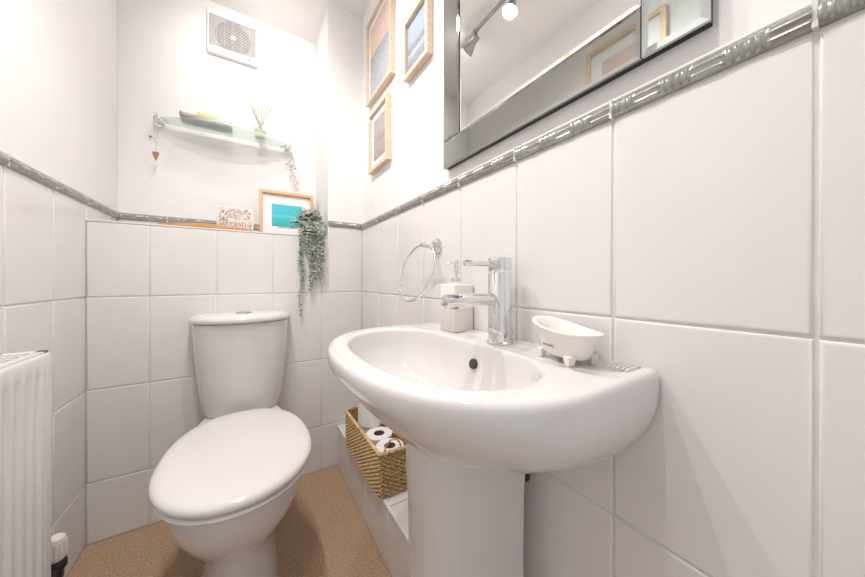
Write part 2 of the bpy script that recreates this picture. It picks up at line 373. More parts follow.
# floor and ceiling
bm = bmesh.new(); bmesh.ops.create_grid(bm, x_segments=2, y_segments=2, size=0.5)
for v in bm.verts: v.co = Vector((XL - .12 + (v.co.x + .5) * (XR - XL + .24), YN - .1 + (v.co.y + .5) * (YR - YN + .22), 0))
struct('floor', bm, M['carpet'], None)
bm = bmesh.new(); box(bm, XL - .12, XR + .12, YN - .1, YR + .12, ZC, ZC + .06)
struct('ceiling', bm, M['ceiling'])

# ------------------------------------------------------------------ basin on pedestal
def resample(outline, c, N):
    """radial sampling of a closed outline about c"""
    out = []
    n = len(outline)
    for k in range(N):
        a = 2*PI*k/N; dx, dy = math.cos(a), math.sin(a); best = None
        for i in range(n):
            x1, y1 = outline[i][0]-c[0], outline[i][1]-c[1]; x2, y2 = outline[(i+1) % n][0]-c[0], outline[(i+1) % n][1]-c[1]
            ex, ey = x2-x1, y2-y1; den = dx*ey - dy*ex
            if abs(den) < 1e-12: continue
            t = (x1*ey - y1*ex)/den; s = (x1*dy - y1*dx)/den
            if t > 0 and -1e-6 <= s <= 1+1e-6 and (best is None or t > best): best = t
        out.append((c[0]+dx*best, c[1]+dy*best))
    return out
def sup(cx, cy, a, b, n, N=200, half=None):
    pts = []
    for k in range(N):
        t = 2*PI*k/N; c, s = math.cos(t), math.sin(t)
        pts.append((cx + a*math.copysign(abs(c)**(2/n), c), cy + b*math.copysign(abs(s)**(2/n), s)))
    return pts
BC = (0.33, 0.495)
XW = XR - 0.001
def basin_outer(inset=0.0):
    pts = []
    X0, a, b, n = 0.36, 0.235 - inset, 0.301 - inset, 2.4
    for k in range(121):
        t = PI/2 + PI*k/120; c, s = math.cos(t), math.sin(t)
        pts.append((X0 - a*abs(c)**(2/n), BC[1] + b*math.copysign(abs(s)**(2/n), s)))
    r = 0.005
    pts += [(XW - r, BC[1] - b), (XW - r*.3, BC[1] - b + r*.3), (XW, BC[1] - b + r), (XW, BC[1] + b - r), (XW - r*.3, BC[1] + b - r*.3), (XW - r, BC[1] + b)]
    return pts
NB = 320
ZR = 0.807
OUT = resample(basin_outer(), BC, NB)
INN = resample([(x if x < .425 else .425 - .0*(x-.425), y) for x, y in sup(0.295, BC[1], 0.129, 0.236, 2.3)], BC, NB)
def off_in(d): return [(a[0] + (b[0]-a[0])*d/math.hypot(b[0]-a[0], b[1]-a[1]), a[1] + (b[1]-a[1])*d/math.hypot(b[0]-a[0], b[1]-a[1])) for a, b in zip(OUT, INN)]
def ring2(poly, z): return [(x, y, z(x, y) if callable(z) else z) for x, y in poly]
def mixp(A, B, t): return [(a[0]*(1-t)+b[0]*t, a[1]*(1-t)+b[1]*t) for a, b in zip(A, B)]
def under(s, z, sx=None, lift=0.0):
    sx = s if sx is None else sx
    return [(XW - (XW - x)*sx, BC[1] + (y - BC[1])*s, z + lift*min(1, max(0, (.47 - (XW - (XW - x)*sx))/.14))) for x, y in OUT]
def deckz(x, y):
    return ZR - 0.006 * min(1, max(0, (x - .40) / .03)) * (1 - min(1, max(0, (abs(y - BC[1]) - .25) / .03)))
basin = thing('pedestal_basin', 'white ceramic bathroom basin on a tall pedestal, with tap and soap dish on it', 'basin', (0.40, 0.495, 0))
bm = bmesh.new(); rings = []
zb = 0.556; hh = ZR - 0.028 - zb
for t in (0.0, .015, .04, .08, .15, .24, .34, .45, .56, .67, .78, .88, .95, 1.0):
    rings.append(under(.28 + .72*(1 - (1 - t)**2.2), zb + hh*t, .52 + .48*t**.72, .058*(1 - t)**1.3))
rings += [under(1.002, ZR - .018, 1.001), under(1.002, ZR - .011, 1.001)]
rings += [ring2(off_in(f), ZR - d) for f, d in ((.0006, .007), (.0025, .0035), (.006, .0012), (.011, .0002))]
rings += [ring2(mixp(OUT, INN, f), lambda x, y, f=f: deckz(x, y) if f > .3 else ZR) for f in (.36, .5, .65)]
def off_out(d): return [(b[0] + (a[0]-b[0])*d/math.hypot(b[0]-a[0], b[1]-a[1]), b[1] + (a[1]-b[1])*d/math.hypot(b[0]-a[0], b[1]-a[1])) for a, b in zip(OUT, INN)]
rings += [ring2(off_out(d), lambda x, y, q=q: deckz(x, y) - q) for d, q in ((.009, .0), (.006, .0006), (.0035, .0016), (.0015, .0032), (.0003, .0055), (-.0008, .009))]
IC = (0.315, BC[1])
def inner(s, z): return [(IC[0] + (x - IC[0])*s, IC[1] + (y - IC[1])*s, z) for x, y in INN]
rings += [inner(s, ZR - d) for s, d in ((.985, .018), (.972, .032), (.94, .052), (.88, .075), (.79, .097), (.66, .114), (.5, .125), (.32, .131), (.14, .134), (.07, .135))]
loft(bm, rings, True, True)
part('bowl', bm, M['ceramic'], basin, 60)
# pedestal
bm = bmesh.new()
def dsec(hw, xf, z, xb=0.476):
    pts = []
    for k in range(33):
        t = -PI/2 - PI*k/32; c, s = math.cos(t), math.sin(t); n = 3
        pts.append((xb - .08 - (xb - .08 - xf)*abs(c)**(2/n), BC[1] + hw*math.copysign(abs(s)**(2/n), -s), z))
    pts += [(xb - .004, BC[1] - hw, z), (xb, BC[1] - hw + .004, z), (xb, BC[1] + hw - .004, z), (xb - .004, BC[1] + hw, z)]
    return pts[::-1]
loft(bm, [dsec(.094, .255, 0), dsec(.093, .257, .02), dsec(.086, .268, .08), dsec(.083, .272, .2), dsec(.083, .272, .4), dsec(.084, .270, .50), dsec(.088, .266, .56), dsec(.090, .268, .625)], True, True)
part('pedestal', bm, M['ceramic'], basin, 40)
# overflow and waste
bm = bmesh.new()
oc = Vector((0.4135, 0.5, 0.757)); od = Vector((-1, 0, 0.32)).normalized()
lathe(bm, oc - od*.012, [(.0105, 0), (.0112, .0100), (.0105, .0135), (.0080, .0140)], od, 28, cap1=True)  # solid raised disc; the hole's inner shade is put into its colour
part('overflow_shade_disc', bm, M['overflow_shade'], basin, label='overflow hole, its shade painted as a dark disc')
bm = bmesh.new(); lathe(bm, (.315, BC[1], ZR - .136), [(.030, 0), (.030, .004), (.026, .006), (.010, .007)], n=28)
part('waste', bm, M['chrome'], basin, label='chrome waste')
# ridged soap rest on the near back corner of the deck
bm = bmesh.new()
for k in range(5):
    y = 0.216 + k * .0065; tube(bm, [(.462, y, ZR - .0002), (.468, y, ZR + .0015), (.497, y, ZR + .0015), (.503, y, ZR - .0002)], .0016, 8)
part('soap_ridges', bm, M['ceramic'], basin, label='raised glossy ridges on the rim corner')
bm = bmesh.new(); cyl(bm, (.495, .43, .52), (.495, .43, .60), .008); cyl(bm, (.495, .43, .531), (XR - .001, .43, .531), .007); lathe(bm, (.495, .43, .52), [(.011, 0), (.012, .004), (.012, .016), (.009, .02)], n=12)
part('fixing_pipe', bm, M['black'], basin, label='black pipe fitting under the bowl')

# ------------------------------------------------------------------ tap
TX, TY = 0.466, 0.472; ZD = ZR - 0.0058
tap = thing('mixer_tap', 'chrome cylindrical mixer tap with straight spout and pin lever on the basin', 'tap', (TX, TY, ZD))
bm = bmesh.new(); lathe(bm, (TX, TY, ZD), [(.0275, 0), (.0285, .001), (.0285, .0035), (.0265, .005), (.0253, .006), (.0253, .152), (.0245, .153)], n=48)
part('body', bm, M['chrome'], tap, 40)
bm = bmesh.new(); lathe(bm, (TX, TY, ZD + .1545), [(.0245, 0), (.0253, .001), (.0253, .028), (.0246, .0295), (.021, .0302)], n=48)
cap = part('handle_cap', bm, M['chrome'], tap, 40)
bm = bmesh.new(); cyl(bm, (TX - .015, TY, ZD + .171), (TX - .098, TY, ZD + .171), .0062, 20, .0012)
part('lever', bm, M['chrome'], cap, 40)
bm = bmesh.new(); zs = ZD + .096
cyl(bm, (TX - .01, TY, zs), (TX - .146, TY, zs - .001), .0138, 32, .0035)
sp = part('spout', bm, M['chrome'], tap, 40)
bm = bmesh.new(); lathe(bm, (TX - .122, TY, zs - .0195), [(.0070, .003), (.0085, .004), (.0085, .010)], n=24)
part('aerator', bm, M['steel'], sp)
bm = bmesh.new(); cyl(bm, (TX + .035, TY - .005, ZD), (TX + .035, TY - .005, ZD + .028), .0025, 12); lathe(bm, (TX + .035, TY - .005, ZD + .026), [(.004, 0), (.0048, .002), (.0048, .006), (.003, .008)], n=16)
part('pop_up_rod', bm, M['chrome'], tap)

# ------------------------------------------------------------------ soap dispenser
DX0, DX1, DY0, DY1 = .450, .5155, .618, .684; DZ = ZD
disp = thing('soap_dispenser', 'white ribbed square soap dispenser with chrome pump behind the tap', 'soap dispenser', ((DX0+DX1)/2, (DY0+DY1)/2, DZ))
bm = bmesh.new()
def ribbed(inset, z):
    pts = []; n = 14
    cor = [(DX0, DY0), (DX1, DY0), (DX1, DY1), (DX0, DY1)]
    for k in range(4):
        a, b = Vector(cor[k]), Vector(cor[(k+1) % 4]); d = (b - a); L = d.length; d.normalize(); nn = Vector((d.y, -d.x))
        for i in range(n*4):
            t = .003 + (L - .006)*i/(n*4 - 1); o = -.0004 + .0004*math.cos(2*PI*(i/4)) - inset
            q = a + d*t + nn*o; 
            c = Vector(((DX0+DX1)/2, (DY0+DY1)/2))
            pts.append((q.x, q.y, z))
    return pts
loft(bm, [ribbed(.003, DZ), ribbed(.0, DZ + .002), ribbed(0, DZ + .122), ribbed(.0015, DZ + .125), ribbed(.004, DZ + .126)])
part('bottle', bm, M['matt'], disp, 60)
cx, cy_ = (DX0+DX1)/2, (DY0+DY1)/2
bm = bmesh.new(); lathe(bm, (cx, cy_, DZ + .126), [(.0135, 0), (.0142, .001), (.0142, .016), (.013, .018), (.006, .0185), (.0045, .019), (.0045, .030)], n=28)
part('collar', bm, M['chrome'], disp)
bm = bmesh.new(); lathe(bm, (cx, cy_, DZ + .152), [(.006, 0), (.0068, .001), (.0068, .036), (.006, .038)], n=20)
tube(bm, [(cx, cy_, DZ + .184), (cx - .025, cy_ - .003, DZ + .184), (cx - .031, cy_ - .004, DZ + .180), (cx - .032, cy_ - .004, DZ + .176)], .0032, 10)
part('pump', bm, M['chrome'], disp)

# ------------------------------------------------------------------ bathtub shaped soap dish
dish = thing('soap_dish', 'small white bathtub-shaped soap dish with feet on the basin corner', 'soap dish', (.461, .311, ZR - .0040), math.radians(-14))
bm = bmesh.new()
def tub(a, b, z, lift, N=64, n=2.3):
    pts = []
    for k in range(N):
        t = 2*PI*k/N; c, s = math.cos(t), math.sin(t)
        y = a*math.copysign(abs(c)**(2/n), c); x = b*math.copysign(abs(s)**(2/n), s)
        f = (y/a + 1)/2; x *= (1.0 - .12*(1 - f)); pts.append((x, y, z + lift*f**2.2 + lift*.12*(1-f)**3))
    return pts
loft(bm, [tub(.038, .020, .007, 0), tub(.043, .026, .009, 0), tub(.048, .030, .018, .0), tub(.053, .033, .032, .004), tub(.059, .036, .042, .010), tub(.063, .0385, .046, .015),
          tub(.067, .041, .0475, .016), tub(.067, .041, .0495, .016), tub(.064, .0385, .0505, .016), tub(.059, .035, .049, .015), tub(.052, .031, .040, .009), tub(.046, .027, .026, .003), tub(.038, .021, .015, 0), tub(.02, .012, .0135, 0)])
part('tub', bm, M['matt'], dish, 50, local=True)
for sx in (-1, 1):
    for sy in (-1, 1):
        bm = bmesh.new()
        loft(bm, [[(sx*.0225 + dx*w_, sy*.033 + dy*w_, z) for dx, dy in ((-1, -1), (1, -1), (1, 1), (-1, 1))] for w_, z in ((.0050, 0), (.0052, .003), (.0065, .009), (.0065, .014))])
        part('foot', bm, M['matt'], dish, 30, local=True)
bm = text_bm('serenity', .0085, .0003)
for v in bm.verts:
    x, y = v.co.x, v.co.y
    zz = .028 + y; s = (zz - .018)/.014; hw = .030 + .003*s + .0012 - .0028*(x/.03)**2
    v.co = Vector((-hw - v.co.z - .0002, -x + .003, zz - .0018))
part('lettering', bm, M['ink'], dish, None, local=True)

# ------------------------------------------------------------------ towel ring
ring = thing('towel_ring', 'chrome towel ring on a round wall plate, empty', 'towel ring', (XR, .80, 1.045))
bm = bmesh.new(); lathe(bm, (XR - .0002, .80, 1.045), [(.0265, 0), (.0265, .004), (.0245, .0075), (.012, .009), (.0105, .012)], (-1, 0, 0), 36)
part('wall_plate', bm, M['chrome'], ring)
bm = bmesh.new(); cyl(bm, (XR - .008, .80, 1.045), (.463, .80, 1.048), .0095, 24, .002); lathe(bm, (.472, .80, 1.0475), [(.006, 0), (.0085, .002), (.0085, .012), (.005, .015)], (-1, 0, .03), 20)
part('post', bm, M['chrome'], ring)
bm = bmesh.new(); C0 = Vector((.441, .8045, .9625)); psi, phi, rr = -.0484, .2909, .0915
e1 = Vector((math.sin(psi), math.cos(psi), 0)); hx = Vector((math.cos(psi), -math.sin(psi), 0)); e2 = Vector((0, 0, 1))*math.cos(phi) + hx*math.sin(phi)
tube(bm, [C0 + (e1*math.cos(2*PI*k/72) + e2*math.sin(2*PI*k/72))*rr for k in range(72)], .0041, 12, True)
part('hoop', bm, M['chrome'], ring)

# ------------------------------------------------------------------ toilet
TCX = -0.018
toilet = thing('toilet', 'white close-coupled toilet with closed lid against the back wall', 'toilet', (TCX, 1.25, 0))
def plan(hw, yf, yb, z, y0=1.03, nf=2.1, nb=2.6, taper=0.0, N=72):
    pts = []
    for k in range(N):
        t = 2*PI*k/N; c, s = math.cos(t), math.sin(t); n = nf if c < 0 else nb
        y = y0 + (y0 - yf if c < 0 else yb - y0)*math.copysign(abs(c)**(2/n), c)
        x = hw*math.copysign(abs(s)**(2/n), s)
        if c > 0: x *= 1 - taper*((y - y0)/(yb - y0))**1.5
        pts.append((TCX + x, y, z))
    return pts[::-1]
bm = bmesh.new()
loft(bm, [plan(.104, .915, 1.50, 0, 1.15, 2.4, 4), plan(.103, .918, 1.50, .02, 1.15, 2.4, 4), plan(.096, .935, 1.50, .06, 1.15, 2.4, 4), plan(.086, .955, 1.50, .12, 1.15, 2.3, 4),
          plan(.083, .965, 1.50, .165, 1.15, 2.2, 4), plan(.089, .965, 1.50, .185, 1.14, 2.2, 4), plan(.108, .925, 1.51, .21, 1.12, 2.1, 4, .1), plan(.130, .885, 1.52, .245, 1.10, 2.1, 4, .15), plan(.151, .85, 1.525, .29, 1.08, 2.1, 4, .2),
          plan(.164, .825, 1.53, .34, 1.06, 2.1, 4, .22), plan(.171, .815, 1.53, .385, 1.05, 2.1, 4, .22), plan(.171, .815, 1.53, .398, 1.05, 2.1, 4, .22), plan(.166, .821, 1.525, .404, 1.05, 2.1, 4, .22)])
part('pan', bm, M['ceramic'], toilet, 50)
bm = bmesh.new()
def seat(k, z): return plan(.190 + k, .790 - k, 1.335 + k, z, 1.035, 2.1, 2.35)
loft(bm, [seat(-.016, .405), seat(-.006, .4065), seat(-.002, .411), seat(-.003, .417), seat(-.008, .420)])
part('seat', bm, M['lidplastic'], toilet, 50)
bm = bmesh.new()
loft(bm, [seat(-.012, .4225), seat(-.002, .4235), seat(.001, .429), seat(.001, .436), seat(-.003, .4425), seat(-.012, .4468), seat(-.03, .449), seat(-.07, .4505), seat(-.12, .4515), seat(-.165, .452)])
part('lid', bm, M['lidplastic'], toilet, 60)
for s in (-1, 1):
    bm = bmesh.new(); cyl(bm, (TCX + s*.075, 1.335, .404), (TCX + s*.075, 1.335, .432), .013, 20, .002)
    part('hinge', bm, M['lidplastic'], toilet)
def cist(hw, yf, z, d=.0, n=2.35, yc=1.475, yb=1.530, N=40):
    pts = []
    for k in range(N + 1):
        t = PI*k/N; c, s = math.cos(t), math.sin(t)
        pts.append((TCX + .003 + hw*math.copysign(abs(c)**(2/n), -c), yc - (yc - yf)*abs(s)**(2/n), z))
    pts += [(TCX + .003 + hw, yb - .006, z), (TCX + .003 + hw - .006, yb, z), (TCX + .003 - hw + .006, yb, z), (TCX + .003 - hw, yb - .006, z)]
    return pts
bm = bmesh.new()
loft(bm, [cist(.118, 1.40, .405), cist(.128, 1.39, .407), cist(.133, 1.385, .415), cist(.144, 1.378, .47), cist(.153, 1.368, .55), cist(.160, 1.36, .63), cist(.165, 1.354, .70), cist(.168, 1.352, .768)])
part('cistern', bm, M['ceramic'], toilet, 40)
bm = bmesh.new()
loft(bm, [cist(.165, 1.352, .770, n=2.1), cist(.175, 1.340, .771, n=2.1), cist(.179, 1.336, .777, n=2.1), cist(.179, 1.336, .786, n=2.1), cist(.171, 1.344, .796, n=2.1, yb=1.527), cist(.155, 1.357, .801, n=2.1, yb=1.52), cist(.12, 1.385, .805, n=2.1, yb=1.51), cist(.07, 1.42, .807, n=2.1, yb=1.50)])
part('cistern_lid', bm, M['ceramic'], toilet, 60)
bm = bmesh.new()
def oval(a, b, z, c=(TCX + .006, 1.405)): return [(c[0] + a*math.cos(2*PI*k/36), c[1] + b*math.sin(2*PI*k/36), z) for k in range(36)]
loft(bm, [oval(.027, .021, .800), oval(.027, .021, .810), oval(.025, .019, .812), oval(.020, .015, .8125)])
fb = part('flush_button', bm, M['chrome'], toilet, label='chrome push button')
bm = bmesh.new(); box(bm, TCX + .0052, TCX + .0068, 1.387, 1.423, .8120, .8133)
part('button_split', bm, M['dark'], fb)

# ------------------------------------------------------------------ radiator
rad = thing('radiator', 'white panel radiator with top grille against the left wall', 'radiator', (XL, .70, .17))
rx0, rx1, ry0, ry1, rz0, rz1 = XL + .022, -.382, .35, 1.040, .17, .777
bm = bmesh.new()
# front panel with pressed vertical flutes
def flute(y):
    t = ((ry1 - .026 - y) / .0333) % 1.0
    return 0.0 if t < .32 else -.0055 * (math.sin(PI*(t - .32)/.68))**.5
ys = [ry0 + (ry1 - ry0)*i/416 for i in range(417)]
zz = [rz0, rz0 + .035, rz0 + .055, rz1 - .06, rz1 - .042, rz1 - .012, rz1 - .004, rz1]
cols = []
for y in ys:
    fl = flute(y) if ry0 + .03 < y < ry1 - .022 else 0
    dd = (0, 0, fl, fl, 0, 0, -.002, -.006)
    cols.append([bm.verts.new((rx1 + d, y, z)) for d, z in zip(dd, zz)])
for a, b in zip(cols, cols[1:]):
    for j in range(len(zz) - 1): bm.faces.new((a[j], b[j], b[j+1], a[j+1]))
part('front_panel', bm, M['radiator'], rad, 40)
bm = bmesh.new()
box(bm, rx0 + .0, rx0 + .012, ry0, ry1 - .004, rz0 + .01, rz1 - .005, bev=.003)
part('rear_panel', bm, M['radiator'], rad)
bm = bmesh.new(); box(bm, rx0, rx1 - .001, ry1 - .006, ry1, rz0 + .01, rz1 - .002, bev=.002)
part('side_panel', bm, M['radiator'], rad)
bm = bmesh.new(); box(bm, rx0, rx1 - .001, ry0, ry0 + .006, rz0 + .01, rz1 - .002, bev=.002)
part('side_panel', bm, M['radiator'], rad)
bm = bmesh.new()
box(bm, rx1 - .020, rx1 - .003, ry0, ry1, rz1 - .005, rz1 + .001, bev=.001); box(bm, rx0, rx0 + .014, ry0, ry1, rz1 - .005, rz1 + .001, bev=.001)
box(bm, rx0, rx1 - .003, ry1 - .018, ry1, rz1 - .005, rz1 + .001, bev=.001)
xs = [rx0 + .014 + k*(rx1 - .020 - rx0 - .014)/4 for k in range(5)]
for x in xs[1:4]: box(bm, x - .0025, x + .0025, ry0, ry1 - .01, rz1 - .004, rz1)
y = ry1 - .045
while y > ry0: box(bm, rx0 + .01, rx1 - .018, y - .003, y + .003, rz1 - .004, rz1 - .0005); y -= .03
part('top_grille', bm, M['radiator'], rad)
bm = bmesh.new(); box(bm, rx0 + .014, rx1 - .012, ry0 + .01, ry1 - .01, rz0 + .04, rz1 - .03)
part('convector_core', bm, M['fanback'], rad)
valve = thing('radiator_valve', 'white thermostatic valve with dark base beside the radiator end', 'valve', (-.402, 1.120, 0))
bm = bmesh.new(); vx, vy = -.402, 1.120
lathe(bm, (vx, vy, .222), [(.017, 0), (.0175, .004), (.0175, .015), (.014, .02)], n=20); lathe(bm, (vx, vy, .195), [(.012, 0), (.012, .03)], n=6)
cyl(bm, (vx, vy, .222), (vx, 1.046, .222), .009, 12)
part('valve_body', bm, M['black'], valve, label='black valve body')
bm = bmesh.new(); lathe(bm, (vx, vy, .243), [(.013, 0), (.0155, .003), (.0165, .02), (.0165, .045), (.0145, .055), (.009, .060)], n=28)
for k in range(14):
    a = 2*PI*k/14; tube(bm, [(vx + .0164*math.cos(a), vy + .0164*math.sin(a), z) for z in (.253, .288)], .0022, 6)
part('valve_head', bm, M['valvewhite'], valve, label='ivory ribbed valve head')
bm = bmesh.new(); cyl(bm, (vx, vy, .001), (vx, vy, .198), .0075, 16); part('pipe', bm, M['copper'], valve)

# ------------------------------------------------------------------ pictures
def picture(name, label, PX, size, fw, depth, mount, art, cat='picture frame', group=None, border_rebate=.012, fm=None):
    """PX: 4x4 with x=right, y=up, z=out of the wall; origin at lower left corner on the wall"""
    W, H = size; fm = fm or M['oak']
    t = thing(name, label, cat, PX.translation, 0, group)
    def q(bm, nm, m, par, sm=35):
        bmesh.ops.transform(bm, matrix=PX, verts=bm.verts); return part(nm, bm, m, par, sm)
    bm = bmesh.new()
    for (a, b, c, d) in (((0, 0), (W, 0), (W - fw, fw), (fw, fw)), ((W, 0), (W, H), (W - fw, H - fw), (W - fw, fw)), ((W, H), (0, H), (fw, H - fw), (W - fw, H - fw)), ((0, H), (0, 0), (fw, fw), (fw, H - fw))):
        g = .00015
        lo = [bm.verts.new((p[0], p[1], .0005)) for p in (a, b, c, d)]; hi = [bm.verts.new((p[0], p[1], depth)) for p in (a, b, c, d)]
        bm.faces.new(hi); bm.faces.new(lo[::-1])
        for i in range(4): bm.faces.new((lo[i], lo[(i+1) % 4], hi[(i+1) % 4], hi[i]))
    q(bm, 'frame', fm, t, None)
    bm = bmesh.new(); box(bm, fw - .001, W - fw + .001, fw - .001, H - fw + .001, .001, depth - border_rebate)
    q(bm, 'mount', M['mount'], t)
    bm = bmesh.new(); mx, my = mount
    vs = [bm.verts.new((x, y, depth - border_rebate + .0008)) for x, y in ((fw + mx, fw + my), (W - fw - mx, fw + my), (W - fw - mx, H - fw - my), (fw + mx, H - fw - my))]
    bm.faces.new(vs); q(bm, 'print', art, t, None)
    bm = bmesh.new(); vs = [bm.verts.new((x, y, depth - border_rebate + .004)) for x, y in ((fw, fw), (W - fw, fw), (W - fw, H - fw), (fw, H - fw))]; bm.faces.new(vs)
    q(bm, 'glass', M['pane'], t, None)
    return t
def on_right(y_left, z0): # as seen facing the right wall, left is larger Y
    return Matrix(((0, 0, -1, XR + .001), (-1, 0, 0, y_left), (0, 1, 0, z0), (0, 0, 0, 1)))
def on_left(y_left, z0):
    return Matrix(((0, 0, 1, XL), (1, 0, 0, y_left), (0, 1, 0, z0), (0, 0, 0, 1)))
picture('picture_frame', 'large oak-framed picture with peach sky over grey slope, nearest the corner', on_right(1.415, 1.789), (.293, .390), .013, .023, (.020, .022), M['art_peach'])
picture('picture_frame', 'oak-framed picture of a grey shore under blue sky, beside the mirror', on_right(1.004, 1.680), (.175, .215), .015, .023, (.0, .0), M['art_shore'], border_rebate=.014)
picture('picture_frame', 'smallest oak frame with a dim group photo, hanging lowest of the wall pictures', on_right(1.382, 1.447), (.222, .280), .015, .023, (.030, .032), M['art_group'])
picture('picture_frame', 'oak-framed pink print on the left wall, seen only in the mirror', on_left(.53, 1.62), (.34, .455), .020, .023, (.055, .055), M['art_pink'])

# framed sea picture leaning on the ledge
lean = math.radians(9)
LX = Matrix.Translation((.052, YR - .075, ZLEDGE + .0008)) @ Matrix(((1, 0, 0, 0), (0, math.sin(lean), -math.cos(lean), 0), (0, math.cos(lean), math.sin(lean), 0), (0, 0, 0, 1)))
LW, LH = .262, .256
pic = picture('picture_frame', 'oak-framed turquoise sea picture leaning on the ledge behind the plant', LX, (LW, LH), .0145, .026, (.042, .052), M['art_sea'], border_rebate=.016, fm=M['oak_h'])
bm = bmesh.new()
for x, h_, wd in ((.085, .013, .0016), (.094, .005, .002), (.102, .004, .001), (.112, .0035, .001)):
    box(bm, x, x + wd, .062, .062 + h_, .0110, .0112)
lathe(bm, (.0858, .0765, .0110), [(.0016, 0), (.0016, .0002)], (0, 0, 1), 10)
box(bm, .080, .175, .060, .0625, .0110, .0112)
bmesh.ops.transform(bm, matrix=LX, verts=bm.verts); part('printed_figure', bm, M['ink'], pic, None, label='small dark figure on a jetty in the sea picture')
# printed sign block
SX = Matrix.Translation((-.1215, YR - .150, ZLEDGE + .0005)) @ Matrix(((1, 0, 0, 0), (0, .05, -1, 0), (0, 1, .05, 0), (0, 0, 0, 1)))
sign = thing('sign_block', 'small whitewashed wooden sign with brown lettering on the ledge', 'sign', SX.translation)
bm = bmesh.new(); box(bm, 0, .147, 0, .130, -.022, 0, bev=.0025); bmesh.ops.transform(bm, matrix=SX, verts=bm.verts); part('block', bm, M['signwood'], sign)
bm = bmesh.new(); rnd = random.Random(3)
b2 = text_bm('Fresh', .038, .0002); bmesh.ops.translate(b2, vec=(.075, .052, .0004), verts=b2.verts)
me = bpy.data.meshes.new('t'); b2.to_mesh(me); b2.free(); bm.from_mesh(me); bpy.data.meshes.remove(me)
for k in range(280):
    x, y = rnd.uniform(.010, .137), rnd.uniform(.012, .120)
    if .033 < x < .118 and .036 < y < .070: continue
    a = rnd.choice((0, 1)) * PI/2 + rnd.uniform(-.7, .7); L = rnd.uniform(.003, .0065); c = rnd.uniform(-.6, .6)
    tube(bm, [(x + math.cos(a + c*t)*L*t, y + math.sin(a + c*t)*L*t, .0003) for t in (-1, -.5, 0, .5, 1)], .0008, 4)
bmesh.ops.transform(bm, matrix=SX, verts=bm.verts); part('lettering', bm, M['signink'], sign, None)
for x in (.022, .118):
    bm = bmesh.new(); lathe(bm, (x, .121, .0), [(.0022, 0), (.0022, .001), (.001, .0015)], n=12); bmesh.ops.transform(bm, matrix=SX, verts=bm.verts); part('screw', bm, M['dark'], sign)
# long tapering board lying in front of the sign
bm = bmesh.new(); rings = []
for k in range(25):
    t = k/24; x = -.342 + .368*t; hgt = .016 + .024*(1 - abs(2*t - .95)**1.4 * .75) * (1 if t < .96 else .6) * (.75 + .25*t) ; 
    if t < .08: hgt *= .4 + t*7.5
    wob = .0015*math.sin(t*19)
    rings.append([(x, YR - .186 + wob, ZLEDGE + .0005), (x, YR - .186 + wob, ZLEDGE + hgt*.9), (x, YR - .182, ZLEDGE + hgt), (x, YR - .172, ZLEDGE + hgt), (x, YR - .168, ZLEDGE + hgt*.9), (x, YR - .168, ZLEDGE + .0005)])
loft(bm, rings)
single('wooden_board', bm, M['drift'], 'long thin brown wooden board lying on the ledge before the sign', 'board', (-.16, YR - .177, ZLEDGE))

# ------------------------------------------------------------------ extractor fan
fan = thing('extractor_fan', 'square white extractor fan with slatted grille high on the back wall', 'fan', (-.062, YR, 2.06))
fx0, fx1, fz0, fz1 = -.167, .043, 2.062, 2.272; fy = YR + .001
bm = bmesh.new()
box(bm, fx0, fx1, fy - .024, fy, fz0, fz0 + .036, bev=.004); box(bm, fx0, fx1, fy - .024, fy, fz1 - .022, fz1, bev=.004)
box(bm, fx0, fx0 + .006, fy - .024, fy, fz0 + .01, fz1 - .01, bev=.002); box(bm, fx1 - .006, fx1, fy - .024, fy, fz0 + .01, fz1 - .01, bev=.002)
part('casing', bm, M['fanwhite'], fan)
bm = bmesh.new(); k = 0; z = fz0 + .0405
while z < fz1 - .024:
    box(bm, fx0 + .004, fx1 - .004, fy - .0215, fy - .0190, z - .0012, z + .0012); z += .0078
for x in [fx0 + .035*i for i in range(1, 6)]: box(bm, x - .0006, x + .0006, fy - .0195, fy - .0178, fz0 + .03, fz1 - .02)
part('grille', bm, M['fanwhite'], fan)
bm = bmesh.new(); box(bm, fx0 + .004, fx1 - .004, fy - .005, fy - .001, fz0 + .03, fz1 - .015); part('inner_plate', bm, M['fanback'], fan)
fc = (-.062, 2.174)
bm = bmesh.new(); lathe(bm, (fc[0], fy - .0055, fc[1]), [(.078, 0), (.078, .0015)], (0, -1, 0), 40)  # flat disc, dark colour in place of the shade in the opening
duct_shade = part('duct_shade', bm, M['fandark'], fan, label='dark disc painting the shade of the round opening behind the slats')
bm = bmesh.new(); lathe(bm, (fc[0], fy - .008, fc[1]), [(.013, 0), (.013, .004), (.008, .006)], (0, -1, 0), 24); part('rotor_hub', bm, M['fanwhite'], fan)
for k in range(6):
    a = 2*PI*k/6; bm = bmesh.new(); q = []
    for rr_, off, dy in ((.017, -.18, .001), (.073, -.28, .001), (.073, .28, .004), (.017, .18, .004)):
        q.append((fc[0] + rr_*math.cos(a + off), fy - .0085 - dy, fc[1] + rr_*math.sin(a + off)))
    R0 = [bm.verts.new(p) for p in q]; R1 = [bm.verts.new((p[0], p[1] + .001, p[2])) for p in q]
    bm.faces.new(R0); bm.faces.new(R1[::-1])
    for i in range(4): bm.faces.new((R0[i], R0[(i+1) % 4], R1[(i+1) % 4], R1[i]))
    part('blade', bm, M['fandark'], fan, None)
bm = text_bm('manrose', .0125, .0002); bmesh.ops.transform(bm, matrix=Matrix(((1, 0, 0, fx0 + .058), (0, 0, -1, fy - .0242), (0, 1, 0, fz0 + .020), (0, 0, 0, 1))), verts=bm.verts)
part('lettering', bm, M['ink'], fan, None)
